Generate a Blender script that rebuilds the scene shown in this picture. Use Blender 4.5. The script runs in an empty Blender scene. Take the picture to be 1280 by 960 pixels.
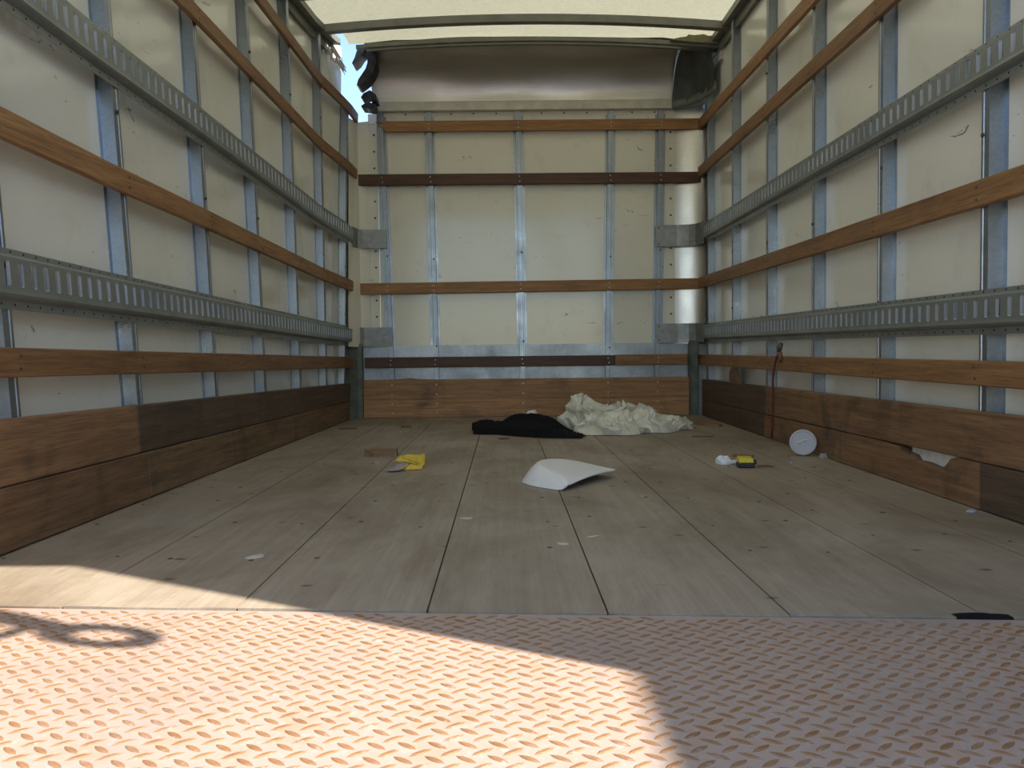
import bpy, math, random
from mathutils import Vector, Matrix, noise

random.seed(7)
scene = bpy.context.scene
col = scene.collection

# ------------------------------------------------------------------ camera
FPX, CAMH = 1000.0, 0.44
YAW, PITCH, ROLL = 0.003522, 0.037665, 0.010738
fwd = Vector((math.sin(YAW)*math.cos(PITCH), math.cos(YAW)*math.cos(PITCH), -math.sin(PITCH)))
right = Vector((math.cos(YAW), -math.sin(YAW), 0))
up = right.cross(fwd)
r2 = math.cos(ROLL)*right - math.sin(ROLL)*up
u2 = math.sin(ROLL)*right + math.cos(ROLL)*up
cam_data = bpy.data.cameras.new('camera')
cam_data.sensor_width = 36.0
cam_data.lens = 36.0*FPX/1280.0
cam_data.clip_start = 0.02
cam_data.clip_end = 500
cam = bpy.data.objects.new('camera', cam_data)
col.objects.link(cam)
rot = Matrix((r2, u2, -fwd)).transposed()
cam.matrix_world = Matrix.Translation((0, 0, CAMH)) @ rot.to_4x4()
scene.camera = cam

# ------------------------------------------------------------------ light
SUN_DIR = Vector((-0.9856, 0.5326, -1.0)).normalized()      # direction the light travels
sun_l = bpy.data.lights.new('sun', 'SUN')
sun_l.energy = 10.0
sun_l.angle = math.radians(0.53)
sun_l.color = (1.0, 0.92, 0.80)
sun = bpy.data.objects.new('sun', sun_l)
sun.rotation_euler = SUN_DIR.to_track_quat('-Z', 'Y').to_euler()
sun.location = (4, -4, 8)
col.objects.link(sun)

world = bpy.data.worlds.new('world')
scene.world = world
world.use_nodes = True
wn = world.node_tree
wn.nodes.clear()
sky = wn.nodes.new('ShaderNodeTexSky')
sky.sky_type = 'NISHITA'
sky.sun_disc = False
sky.sun_elevation = math.radians(41.8)
sky.sun_rotation = math.radians(118.4)
sky.altitude = 100
sky.air_density = 1.0
sky.dust_density = 0.5
sky.ozone_density = 1.5
bg = wn.nodes.new('ShaderNodeBackground')
bg.inputs['Strength'].default_value = 0.30
wo = wn.nodes.new('ShaderNodeOutputWorld')
wn.links.new(sky.outputs[0], bg.inputs['Color'])
wn.links.new(bg.outputs[0], wo.inputs['Surface'])

vs = scene.view_settings
vs.view_transform = 'Standard'
vs.look = 'None'
vs.gamma = 1.0
vs.use_curve_mapping = False
vs.exposure = 0.35

# ------------------------------------------------------------------ mesh helpers
def mesh(name, verts, faces, mat, parent=None, smooth=False, bevel=0.0):
    me = bpy.data.meshes.new(name)
    me.from_pydata([tuple(v) for v in verts], [], [tuple(f) for f in faces])
    me.validate()
    me.update()
    if mat:
        me.materials.append(mat)
    if smooth:
        for pl in me.polygons:
            pl.use_smooth = True
    o = bpy.data.objects.new(name, me)
    col.objects.link(o)
    if parent:
        o.parent = parent
    if bevel:
        b = o.modifiers.new('bevel', 'BEVEL')
        b.width = bevel
        b.segments = 1
        b.limit_method = 'ANGLE'
    return o

def empty(name, loc=(0, 0, 0), parent=None):
    o = bpy.data.objects.new(name, None)
    o.empty_display_size = 0.05
    o.location = loc
    col.objects.link(o)
    if parent:
        o.parent = parent
    return o

def tag(o, label=None, cat=None, group=None, kind=None):
    if label: o['label'] = label
    if cat: o['category'] = cat
    if group: o['group'] = group
    if kind: o['kind'] = kind
    return o

class MB:
    def __init__(s): s.v = []; s.f = []
    def add(s, verts, faces):
        b = len(s.v)
        s.v += [Vector(v) for v in verts]
        s.f += [tuple(i+b for i in f) for f in faces]
    def box(s, x0, x1, y0, y1, z0, z1):
        s.add([(x0,y0,z0),(x1,y0,z0),(x1,y1,z0),(x0,y1,z0),(x0,y0,z1),(x1,y0,z1),(x1,y1,z1),(x0,y1,z1)],
              [(0,3,2,1),(4,5,6,7),(0,1,5,4),(1,2,6,5),(2,3,7,6),(3,0,4,7)])
    def prism(s, F, pts, p0, p1):
        """closed outline pts (u,v) on wall function F, extruded p0..p1"""
        n = len(pts)
        v = [F(a, b, p0) for a, b in pts] + [F(a, b, p1) for a, b in pts]
        f = [tuple(range(n-1, -1, -1)), tuple(range(n, 2*n))]
        f += [(i, (i+1) % n, (i+1) % n+n, i+n) for i in range(n)]
        s.add(v, f)
    def bar(s, F, u0, u1, lo, hi, p0, p1, n=1, vert=False):
        """bar along u (lo/hi are functions of u) following the wall surface"""
        v = []
        for i in range(n+1):
            u = u0+(u1-u0)*i/n
            a, b = lo(u), hi(u)
            v += [F(u, a, p0), F(u, b, p0), F(u, b, p1), F(u, a, p1)]
        f = [(0, 1, 2, 3), (4*n+3, 4*n+2, 4*n+1, 4*n)]
        for i in range(n):
            for k in range(4):
                a = 4*i+k; b = 4*i+(k+1) % 4
                f.append((a, a+4, b+4, b))
        s.add(v, f)
    def disc(s, c, nrm, r, h, n=6):
        nrm = Vector(nrm).normalized()
        t = nrm.orthogonal().normalized(); b = nrm.cross(t)
        c = Vector(c)
        ring = [c+(t*math.cos(2*math.pi*i/n)+b*math.sin(2*math.pi*i/n))*r for i in range(n)]
        v = ring + [q+nrm*h for q in ring]
        f = [tuple(range(n, 2*n))]+[(i, (i+1) % n, (i+1) % n+n, i+n) for i in range(n)]
        s.add(v, f)
    def tube(s, pts, r, n=7, caps=True):
        pts = [Vector(q) for q in pts]
        rings = []
        nrm = None
        for i, q in enumerate(pts):
            t = (pts[min(i+1, len(pts)-1)]-pts[max(i-1, 0)]).normalized()
            if nrm is None: nrm = t.orthogonal().normalized()
            nrm = (nrm - t*nrm.dot(t)).normalized()
            b = t.cross(nrm)
            rr = r[i] if isinstance(r, (list, tuple)) else r
            rings.append([q+(nrm*math.cos(2*math.pi*k/n)+b*math.sin(2*math.pi*k/n))*rr for k in range(n)])
        v = [q for rg in rings for q in rg]
        f = []
        for i in range(len(pts)-1):
            for k in range(n):
                f.append((i*n+k, i*n+(k+1) % n, (i+1)*n+(k+1) % n, (i+1)*n+k))
        if caps:
            f.append(tuple(range(n-1, -1, -1)))
            f.append(tuple(range((len(pts)-1)*n, len(pts)*n)))
        s.add(v, f)
    def build(s, name, mat, parent=None, smooth=False, bevel=0.0):
        return mesh(name, s.v, s.f, mat, parent, smooth, bevel)

def lerp_tab(tab, x):
    if x <= tab[0][0]: return tab[0][1]
    for (a, fa), (b, fb) in zip(tab, tab[1:]):
        if x <= b: return fa+(fb-fa)*(x-a)/(b-a)
    return tab[-1][1]
def line(y0, z0, y1, z1):
    return lambda y: z0+(z1-z0)*(y-y0)/(y1-y0)

# ------------------------------------------------------------------ materials
def new_mat(name):
    m = bpy.data.materials.new(name)
    m.use_nodes = True
    nt = m.node_tree
    b = nt.nodes['Principled BSDF']
    return m, nt, b

class N:
    """tiny node helper"""
    def __init__(s, nt): s.nt = nt
    def link(s, a, b): s.nt.links.new(a, b)
    def coords(s, scale=(1, 1, 1)):
        tc = s.nt.nodes.new('ShaderNodeTexCoord')
        mp = s.nt.nodes.new('ShaderNodeMapping')
        mp.inputs['Scale'].default_value = scale
        s.link(tc.outputs['Object'], mp.inputs['Vector'])
        return mp.outputs[0]
    def noise(s, vec, scale, detail=4, rough=0.55, dist=0.0):
        n = s.nt.nodes.new('ShaderNodeTexNoise')
        n.inputs['Scale'].default_value = scale
        n.inputs['Detail'].default_value = detail
        n.inputs['Roughness'].default_value = rough
        n.inputs['Distortion'].default_value = dist
        s.link(vec, n.inputs['Vector'])
        return n.outputs['Fac']
    def vor(s, vec, scale, out='Distance', feature='F1'):
        n = s.nt.nodes.new('ShaderNodeTexVoronoi')
        n.feature = feature
        n.inputs['Scale'].default_value = scale
        s.link(vec, n.inputs['Vector'])
        return n.outputs[out]
    def ramp(s, fac, stops):
        r = s.nt.nodes.new('ShaderNodeValToRGB')
        e = r.color_ramp.elements
        while len(e) < len(stops): e.new(0.5)
        for k, (pos, c) in zip(e, stops):
            k.position = pos
            k.color = (c, c, c, 1) if isinstance(c, (int, float)) else (*c, 1)
        s.link(fac, r.inputs['Fac'])
        return r.outputs['Color']
    def mix(s, fac, a, b, mode='MIX'):
        m = s.nt.nodes.new('ShaderNodeMix')
        m.data_type = 'RGBA'
        m.blend_type = mode
        for sock, val in ((m.inputs[0], fac), (m.inputs[6], a), (m.inputs[7], b)):
            if hasattr(val, 'links'): s.link(val, sock)
            elif isinstance(val, (int, float)): sock.default_value = val
            else: sock.default_value = (*val, 1)
        return m.outputs[2]
    def math(s, op, a, b=0.0):
        m = s.nt.nodes.new('ShaderNodeMath')
        m.operation = op
        for sock, val in ((m.inputs[0], a), (m.inputs[1], b)):
            if hasattr(val, 'links'): s.link(val, sock)
            else: sock.default_value = val
        return m.outputs[0]
    def bump(s, h, strength, dist=0.01):
        b = s.nt.nodes.new('ShaderNodeBump')
        b.inputs['Strength'].default_value = strength
        b.inputs['Distance'].default_value = dist
        s.link(h, b.inputs['Height'])
        return b.outputs[0]
    def rnd(s):
        return s.nt.nodes.new('ShaderNodeObjectInfo').outputs['Random']

def simple(name, c, rough=0.6, metal=0.0, var=0.15, scale=30, bump=0.0):
    m, nt, b = new_mat(name)
    n = N(nt)
    v = n.coords()
    f = n.noise(v, scale, 5)
    dark = tuple(x*(1-var) for x in c); lite = tuple(min(1, x*(1+var)) for x in c)
    n.link(n.ramp(f, [(0.3, dark), (0.7, lite)]), b.inputs['Base Color'])
    b.inputs['Roughness'].default_value = rough
    b.inputs['Metallic'].default_value = metal
    if bump: n.link(n.bump(f, bump), b.inputs['Normal'])
    return m

def wood(name, axis, c, dark, stain=0.35, rough=0.55, along=1.2, stain_col=(0.03, 0.022, 0.016), vary=0.25):
    """grain runs along the given axis"""
    m, nt, b = new_mat(name)
    n = N(nt)
    sc = [28.0, 28.0, 28.0]
    sc['XYZ'.index(axis)] = along
    v = n.coords(sc)
    g1 = n.noise(v, 1.6, 6, 0.62, 0.4)
    g2 = n.noise(v, 7.0, 3, 0.6)
    base = n.mix(n.ramp(g1, [(0.32, 0.0), (0.68, 1.0)]), dark, c)
    base = n.mix(n.ramp(g2, [(0.40, 0.45), (0.52, 0.0)]), base, tuple(x*0.55 for x in dark))
    v2 = n.coords()
    st = n.noise(v2, 3.3, 6, 0.62, 0.6)
    base = n.mix(n.ramp(st, [(0.52, 0.0), (0.75, stain)]), base, stain_col)
    r = n.rnd()
    base = n.mix(1.0, base, n.ramp(r, [(0.0, 1.0-vary), (1.0, 1.0+vary*0.4)]), 'MULTIPLY')
    n.link(base, b.inputs['Base Color'])
    b.inputs['Roughness'].default_value = rough
    n.link(n.bump(g2, 0.25, 0.004), b.inputs['Normal'])
    return m

# off-white fibreglass-faced wall panels, scuffed
def panel_mat(name, c, seedscale):
    m, nt, b = new_mat(name)
    n = N(nt)
    v = n.coords()
    tone = n.noise(v, 1.1, 4, 0.5)
    base = n.mix(n.ramp(tone, [(0.35, 0.0), (0.7, 1.0)]), tuple(x*0.93 for x in c), c)
    vs_ = n.coords((seedscale, seedscale, seedscale*2.1))
    sc = n.noise(vs_, 9.0, 8, 0.72, 0.9)
    mask = n.noise(v, 2.2, 2, 0.5)
    scr = n.math('MULTIPLY', n.ramp(sc, [(0.635, 0.0), (0.665, 1.0)]), n.ramp(mask, [(0.44, 0.0), (0.58, 1.0)]))
    base = n.mix(n.math('MULTIPLY', scr, 0.75), base, (0.10, 0.095, 0.085))
    dirt = n.noise(v, 6.0, 7, 0.7)
    base = n.mix(n.ramp(dirt, [(0.55, 0.0), (0.8, 0.22)]), base, (0.30, 0.27, 0.2))
    n.link(base, b.inputs['Base Color'])
    n.link(n.ramp(tone, [(0.3, 0.09), (0.7, 0.17)]), b.inputs['Roughness'])
    wav = n.noise(v, 2.0, 1, 0.4)
    n.link(n.bump(wav, 0.05, 0.02), b.inputs['Normal'])
    return m

def galv(name, c, rough, metal=0.85, spangle=60, var=0.3):
    m, nt, b = new_mat(name)
    n = N(nt)
    v = n.coords()
    cell = n.vor(v, spangle, 'Color')
    sep = n.nt.nodes.new('ShaderNodeSeparateColor')
    n.link(cell, sep.inputs[0])
    ns = n.noise(v, 5.0, 6, 0.65)
    base = n.mix(n.ramp(sep.outputs[0], [(0.0, 0.0), (1.0, 1.0)]), tuple(x*(1-var) for x in c), c)
    base = n.mix(n.ramp(ns, [(0.45, 0.0), (0.78, 0.5)]), base, tuple(x*0.55 for x in c))
    n.link(base, b.inputs['Base Color'])
    b.inputs['Metallic'].default_value = metal
    n.link(n.ramp(ns, [(0.3, rough-0.08), (0.75, rough+0.15)]), b.inputs['Roughness'])
    return m

PANEL = panel_mat('wall_panel_offwhite', (0.85, 0.845, 0.77), 1.0)
PANEL_B = panel_mat('front_panel_offwhite', (0.86, 0.84, 0.735), 1.4)
GALV = galv('galvanised_stud', (0.36, 0.395, 0.44), 0.33, 0.9, 140, 0.12)
GALV_SHEET = galv('galvanised_sheet', (0.42, 0.45, 0.48), 0.42, 0.8, 60, 0.15)
ROOFSTEEL = simple('roof_bow_steel', (0.20, 0.20, 0.17), 0.5, 0.3, 0.15, 10)
RAIL = galv('slotted_rail_steel', (0.35, 0.378, 0.375), 0.46, 0.75, 150, 0.08)
LIPS = galv('slot_lip_lit', (0.72, 0.77, 0.86), 0.35, 0.7, 150, 0.05)  # rail metal made brighter: light caught inside the slots put into its colour
PLATE_STEEL = galv('corner_plate_steel', (0.36, 0.37, 0.37), 0.5, 0.7, 40, 0.2)
POST = simple('painted_post', (0.12, 0.135, 0.115), 0.55, 0.3, 0.3, 14)
DARKHOLE = simple('dark_hole', (0.02, 0.02, 0.02), 0.8)
SCREW = simple('screw_zinc', (0.6, 0.6, 0.58), 0.4, 0.6)
SCREW_DARK = simple('screw_dark', (0.08, 0.075, 0.07), 0.6, 0.3)
SLAT_Y = wood('slat_wood_side', 'Y', (0.40, 0.215, 0.092), (0.22, 0.108, 0.045), 0.35)
SLAT_X = wood('slat_wood_front', 'X', (0.46, 0.235, 0.09), (0.27, 0.125, 0.045), 0.3)
SLAT_XD = wood('slat_wood_front_dark', 'X', (0.13, 0.058, 0.03), (0.065, 0.028, 0.016), 0.5)
KICK_Y = wood('kick_board_side', 'Y', (0.31, 0.175, 0.09), (0.165, 0.088, 0.045), 0.9, 0.6)
KICK_YD = wood('kick_board_side_dark', 'Y', (0.13, 0.085, 0.055), (0.065, 0.043, 0.029), 0.7, 0.6)
KICK_YM = wood('kick_board_side_stained', 'Y', (0.24, 0.145, 0.075), (0.10, 0.065, 0.038), 0.95, 0.6)
KICK_X = wood('kick_board_front', 'X', (0.54, 0.285, 0.125), (0.33, 0.165, 0.07), 0.6, 0.6)
CHIPWOOD = wood('chip_wood', 'X', (0.33, 0.19, 0.10), (0.20, 0.11, 0.055), 0.3)

def floor_mat():
    m, nt, b = new_mat('floor_hardwood_worn')
    n = N(nt)
    v = n.coords((46, 1.1, 20))
    g1 = n.noise(v, 1.0, 4, 0.6)
    v3 = n.coords((60, 3.0, 20))
    g2 = n.noise(v3, 2.4, 4, 0.65)
    base = n.mix(n.ramp(g1, [(0.3, 0.0), (0.7, 1.0)]), (0.305, 0.248, 0.188), (0.385, 0.322, 0.252))
    base = n.mix(n.ramp(g2, [(0.36, 0.35), (0.48, 0.0)]), base, (0.22, 0.175, 0.13))
    v2 = n.coords((1.0, 0.45, 1))
    st = n.noise(v2, 2.6, 7, 0.66, 0.5)
    base = n.mix(n.ramp(st, [(0.44, 0.0), (0.68, 0.75)]), base, (0.155, 0.115, 0.074))
    v4 = n.coords((1, 1, 1))
    lt = n.noise(v4, 1.7, 5, 0.6)
    base = n.mix(n.ramp(lt, [(0.55, 0.0), (0.75, 0.45)]), base, (0.46, 0.42, 0.36))
    # small dark dents and gouges, longer across the boards
    v5 = n.coords((7.5, 13, 1))
    d = n.vor(v5, 1.0)
    gate = n.noise(n.coords((7.5, 13, 1)), 0.9, 1, 0.5)
    dm = n.math('MULTIPLY', n.ramp(d, [(0.06, 1.0), (0.13, 0.0)]), n.ramp(gate, [(0.44, 0.0), (0.50, 1.0)]))
    base = n.mix(n.math('MULTIPLY', dm, 0.8), base, (0.05, 0.04, 0.03))
    n.link(base, b.inputs['Base Color'])
    n.link(n.ramp(st, [(0.3, 0.42), (0.7, 0.6)]), b.inputs['Roughness'])
    n.link(n.bump(g2, 0.22, 0.003), b.inputs['Normal'])
    return m
FLOOR = floor_mat()

def plate_mat(name, c, rust, thr):
    m, nt, b = new_mat(name)
    n = N(nt)
    v = n.coords()
    a = n.noise(v, 14, 7, 0.7)
    base = n.mix(n.ramp(a, [(thr, 0.0), (thr+0.22, 0.85)]), c, rust)
    w = n.noise(v, 55, 4, 0.7)
    base = n.mix(n.ramp(w, [(0.55, 0.0), (0.72, 0.5)]), base, (0.46, 0.45, 0.45))
    big = n.noise(v, 2.4, 4, 0.6)
    base = n.mix(n.ramp(big, [(0.50, 0.0), (0.7, 0.4)]), base, (0.25, 0.21, 0.195))
    n.link(base, b.inputs['Base Color'])
    b.inputs['Roughness'].default_value = 0.5
    b.inputs['Metallic'].default_value = 0.1
    n.link(n.bump(a, 0.15, 0.003), b.inputs['Normal'])
    return m
TREAD = plate_mat('tread_plate_worn', (0.415, 0.325, 0.285), (0.44, 0.27, 0.17), 0.5)
LUG = plate_mat('tread_lug_rust', (0.30, 0.165, 0.085), (0.22, 0.11, 0.05), 0.45)

def roof_mat():
    m, nt, b = new_mat('roof_translucent_fibreglass')
    n = N(nt)
    out = nt.nodes['Material Output']
    v = n.coords((1, 1, 1))
    fib = n.noise(v, 60, 5, 0.75, 1.5)
    c = n.ramp(fib, [(0.35, (0.205, 0.194, 0.128)), (0.65, (0.315, 0.302, 0.212))])
    tr = nt.nodes.new('ShaderNodeBsdfTranslucent')
    n.link(c, tr.inputs['Color'])
    b.inputs['Base Color'].default_value = (0.62, 0.6, 0.5, 1)
    b.inputs['Roughness'].default_value = 0.4
    mx = nt.nodes.new('ShaderNodeMixShader')
    mx.inputs[0].default_value = 0.35
    n.link(tr.outputs[0], mx.inputs[1])
    n.link(b.outputs[0], mx.inputs[2])
    n.link(mx.outputs[0], out.inputs['Surface'])
    return m
ROOF = roof_mat()
def alu_mat():
    m, nt, b = new_mat('brushed_aluminium')
    n = N(nt)
    g = n.noise(n.coords((2, 40, 40)), 4, 4, .6)
    n.link(n.ramp(g, [(.3, (.60, .58, .55)), (.7, (.70, .68, .65))]), b.inputs['Base Color'])
    b.inputs['Metallic'].default_value = 1.0
    n.link(n.ramp(n.noise(n.coords(), 3, 3), [(.3, .26), (.7, .40)]), b.inputs['Roughness'])
    return m
ALU = alu_mat()
ALU_CREAM = simple('aluminium_flange', (0.62, 0.60, 0.52), 0.45, 0.35, 0.15, 12)
DARKPLASTIC = simple('dark_corner_cap', (0.09, 0.10, 0.098), 0.5, 0.2, 0.3, 12)
BAND = simple('corner_band_paint', (0.22, 0.245, 0.22), 0.5, 0.2, 0.2, 14)
BLACK = simple('torn_black_liner', (0.03, 0.03, 0.035), 0.5, 0.2, 0.4, 25)
OUTER = simple('outer_wall_paint', (0.6, 0.6, 0.58), 0.5)
GROUND = simple('yard_asphalt', (0.17, 0.165, 0.16), 0.9, 0, 0.25, 3)
CONCRETE = simple('neighbour_wall_render', (0.42, 0.40, 0.37), 0.85, 0, 0.15, 2)

# ------------------------------------------------------------------ wall surfaces
Y0, YB = 0.50, 5.65           # rear end of the box, front panel plane
LEAN = [(0.5, .06), (2.4, .057), (3.05, .039), (3.64, .029), (4.23, .017), (4.84, .006), (5.37, -.030), (5.65, -.036)]
def FL(y, z, p): return Vector((-1.205+.0115*y-lerp_tab(LEAN, y)*z+p, y, z))
def FR(y, z, p): return Vector((1.296+.0148*y-p, y, z))
def FB(x, z, p): return Vector((x, YB-p, z))
def roof_z(y): return 2.43+.04*(y-4.9)
def roof_at(x, y):
    t = (x-0.1)/1.3
    return roof_z(y)+0.06*(1-t*t)

# ------------------------------------------------------------------ ground and neighbour outside
g = MB(); g.box(-40, 40, -40, 60, -1.3, -1.1)
tag(g.build('ground', GROUND), 'grey asphalt yard around the truck', None, None, 'structure')
nb = MB(); nb.box(2.73, 3.0, -7.0, 2.5, -1.1, 2.6)
tag(nb.build('wall_neighbour', CONCRETE), 'plain rendered wall standing outside beside the truck', None, None, 'structure')

# ------------------------------------------------------------------ floor
floor = tag(MB.build((lambda m: (m.box(-1.24, 1.42, 1.2, 5.68, -0.09, -0.034), m)[1])(MB()), 'floor', DARKHOLE), 'worn hardwood truck floor', None, None, 'structure')
def joint_y(x): return 1.351-.073*x
edges = [-1.20, -.80, -.482, -.145, .163, .464, .78, 1.09, 1.385]
bend = {1: -.80, 2: -.482, 3: -.15, 4: .16, 5: .464}
for i in range(8):
    a, b = edges[i]+.0016, edges[i+1]-.0016
    m = MB()
    nseg = 6
    near = []
    for k in range(nseg+1):
        x = a+(b-a)*k/nseg
        near.append((x, joint_y(x)+random.uniform(-.004, .004)))
    far_l, far_r = -.025 if i else 0, -.025
    pts = near+[(b+(far_r if i < 7 else 0.0), 5.62), (a+far_l, 5.62)]
    n = len(pts)
    v = [(x, y, -0.034) for x, y in pts]+[(x, y, 0.0) for x, y in pts]
    f = [tuple(range(n-1, -1, -1)), tuple(range(n, 2*n))]+[(k, (k+1) % n, (k+1) % n+n, k+n) for k in range(n)]
    bd = mesh('floor_board', v, f, FLOOR, floor)
    sm = MB()
    yy = 1.75+random.uniform(0, .1)
    while yy < 5.4:
        for fx in (0.2, 0.78):
            if random.random() < 0.7:
                x = a+(b-a)*(fx+random.uniform(-.06, .06)); y = yy+random.uniform(-.05, .05)
                sm.disc((x, y, -0.0005), (0, 0, 1), random.uniform(.004, .0075), 0.0012, 7)
        yy += 0.305
    sm.build('screw_heads', SCREW_DARK, bd)

# ------------------------------------------------------------------ tread plate
tp = MB()
tp.add([(-1.2, .22, -.002), (1.34, .22, -.002), (1.34, joint_y(1.34)-.007, -.002), (-1.2, joint_y(-1.2)-.007, -.002),
        (-1.2, .22, -.016), (1.34, .22, -.016), (1.34, joint_y(1.34)-.007, -.016), (-1.2, joint_y(-1.2)-.007, -.016)],
       [(0, 1, 2, 3), (7, 6, 5, 4), (0, 4, 5, 1), (1, 5, 6, 2), (2, 6, 7, 3), (3, 7, 4, 0)])
plate = tag(tp.build('tread_plate', TREAD), 'rusty worn steel tread plate at the rear edge of the wooden floor', None, None, 'structure')
lg = MB()
PX, PY = .0345, .0325
L2, W2, HH = .0150, .0043, .0012
prof = [(-1, 0), (-.55, .8), (0, 1), (.55, .8), (1, 0), (.55, -.8), (0, -1), (-.55, -.8)]
j = 0
y = .24
ang0 = math.radians(-4.2)
while y < 1.46:
    for half in (0, 1):
        yy = y+half*PY/2
        x = -1.19+half*PX/2
        while x < 1.33:
            if yy < joint_y(x)-.022:
                an = (math.radians(36) if half else math.radians(-36))
                c, s = math.cos(an), math.sin(an)
                vv = []
                for sc, hh in ((1.0, 0.0), (0.62, HH)):
                    for a, b in prof:
                        lx, ly = a*L2*sc, b*W2*sc
                        vv.append((x+lx*c-ly*s, yy+lx*s+ly*c, -.002+hh))
                lg.add(vv, [(k, (k+1) % 8, (k+1) % 8+8, k+8) for k in range(8)]+[tuple(range(8, 16))])
            x += PX
    y += PY
tag(lg.build('raised_lugs', LUG, plate), 'rust-coloured raised lugs of the tread plate', kind='stuff')
sill = MB(); sill.box(-1.26, 1.40, .2, 1.5, -.34, -.06)
sill.build('sill_beam', POST, plate)

# ------------------------------------------------------------------ side walls
L_STUDS = [0.64, 1.27, 1.90, 2.52, 3.15, 3.745, 4.335, 4.905, 5.365]
R_STUDS = [0.62, 0.95, 1.57, 2.188, 2.823, 3.464, 4.111, 4.78, 5.41]

wall_l = tag(empty('wall_left'), 'left inner wall of the truck box', None, None, 'structure')
wall_r = tag(empty('wall_right'), 'right inner wall of the truck box', None, None, 'structure')
wall_b = tag(empty('wall_back'), 'front end wall of the truck box', None, None, 'structure')

def wall_panels(F, studs, parent, top, sgn):
    es = [Y0]+studs[1:]+[YB+.05]
    for k in range(len(es)-1):
        a, b = es[k]+.001, es[k+1]-.001
        m = MB()
        m.bar(F, a, b, lambda u: -.03, lambda u: top(u, k), -.032, -.012, 1)
        m2 = m
        m2.build('wall_panel', PANEL, parent)

def tl(u, k):
    if k == len(L_STUDS)-1: return 1.98+(5.65-u)*0.25
    return roof_z(u)+.02
def tr(u, k): return roof_z(u)+.02
# vertical subdivision matters only for the leaning left wall, whose lean is linear in height
wall_panels(FL, L_STUDS, wall_l, tl, 1)
wall_panels(FR, R_STUDS, wall_r, tr, -1)

HAT = [(-.036, -.001), (-.036, .002), (-.021, .002), (-.0185, .030), (-.010, .030), (-.008, .0275), (.008, .0275), (.010, .030),
       (.0185, .030), (.021, .002), (.036, .002), (.036, -.001)]
def stud(F, ub, ut, z0, z1, parent, n=6, mat=None, wob=0.0, scale=1.0, base=0.0):
    v = []
    for i in range(n+1):
        z = z0+(z1-z0)*i/n
        u = ub+(ut-ub)*(z/2.0)+wob*math.sin(z*3.0)
        for du, p in HAT:
            v.append(F(u+du*scale, z, p+base if p < .01 else p))
    k = len(HAT)
    f = [(i*k+j, i*k+j+1, (i+1)*k+j+1, (i+1)*k+j) for i in range(n) for j in range(k-1)]
    return mesh('stud', v, f, mat or GALV, parent)

for s_ in L_STUDS:
    if s_ > 5.3:
        st = stud(FL, s_, s_+.02, 0, 2.1, wall_l, 10, wob=0.012, base=-.012)
    else:
        st = stud(FL, s_, s_, 0, roof_z(s_), wall_l, base=-.012)
    m = MB()
    for zz in (.62, 1.12, 1.9):
        m.disc(FL(s_+random.uniform(-.012, .012), zz+random.uniform(-.1, .1), .0295), (1, 0, 0), .006, .004, 6)
    m.build('bolt_heads', SCREW_DARK, st)
for s_ in R_STUDS:
    st = stud(FR, s_, s_, 0, roof_z(s_), wall_r, base=-.012)
    m = MB()
    for zz in (.62, 1.08, 1.9):
        m.disc(FR(s_+random.uniform(-.012, .012), zz+random.uniform(-.1, .1), .0295), (-1, 0, 0), .006, .004, 6)
    m.build('bolt_heads', SCREW_DARK, st)

def slat(F, u0, u1, lo, hi, parent, mat, n, studs, nrm, label=None, screws=True, p0=.030, p1=.052):
    m = MB()
    m.bar(F, u0, u1, lo, hi, p0, p1, n)
    o = m.build('slat', mat, parent, bevel=.003)
    if label: o['label'] = label
    if screws:
        sm = MB()
        for s_ in studs:
            if u0+.02 < s_ < u1-.02:
                for fz in (.28, .72):
                    z = lo(s_)+(hi(s_)-lo(s_))*fz
                    sm.disc(F(s_+random.uniform(-.004, .004), z, p1-.0005), nrm, .0042, .0015, 6)
        if sm.v: sm.build('screw_heads', SCREW if nrm[0] == 0 else SCREW_DARK, o)
    return o

# (lower edge near, far, upper edge near, far) at y = 1.9 and y = 5.6
RS = [(1.843, 1.978, 1.915, 2.045), (1.570, 1.650, 1.640, 1.722), (.820, .884, .893, .957), (.338, .352, .407, .422)]
for a, b, c, d in RS:
    slat(FR, Y0+.06, 5.605, line(1.9, a, 5.6, b), line(1.9, c, 5.6, d), wall_r, SLAT_Y, 1, R_STUDS, (-1, 0, 0))
LS = [(2.20, 2.035, 2.265, 2.10), (1.770, 1.655, 1.835, 1.722), (.964, .876, 1.038, .948), (.397, .355, .467, .430)]
for i, (a, b, c, d) in enumerate(LS):
    slat(FL, Y0+.06, 5.57, line(1.9, a, 5.6, b), line(1.9, c, 5.6, d), wall_l, SLAT_Y, 30, L_STUDS, (1, 0, 0))

# kick boards: two courses, cut into lengths
def kick(F, u0, u1, lo, hi, parent, mat, n=1):
    m = MB()
    m.bar(F, u0+.0012, u1-.0012, lo, hi, .020, .050, n)
    return m.build('kick_board', mat, parent, bevel=.003)
gap = .0025
l_seam, l_top = line(1.8, .149, 5.6, .127), line(1.8, .303, 5.6, .250)
r_seam, r_top = line(1.97, .131, 5.6, .105), line(1.97, .270, 5.6, .252)
zero = lambda u: .003
kick(FL, Y0+.06, 2.457, lambda u: l_seam(u)+gap, l_top, wall_l, KICK_Y, 12)
kick(FL, 2.457, 5.46, lambda u: l_seam(u)+gap, l_top, wall_l, KICK_YD, 18)
kick(FL, Y0+.06, 2.50, zero, l_seam, wall_l, KICK_Y, 12)
kick(FL, 2.50, 5.46, zero, l_seam, wall_l, KICK_YM, 18)
kick(FR, Y0+.06, 4.067, lambda u: r_seam(u)+gap, r_top, wall_r, KICK_Y)
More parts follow.
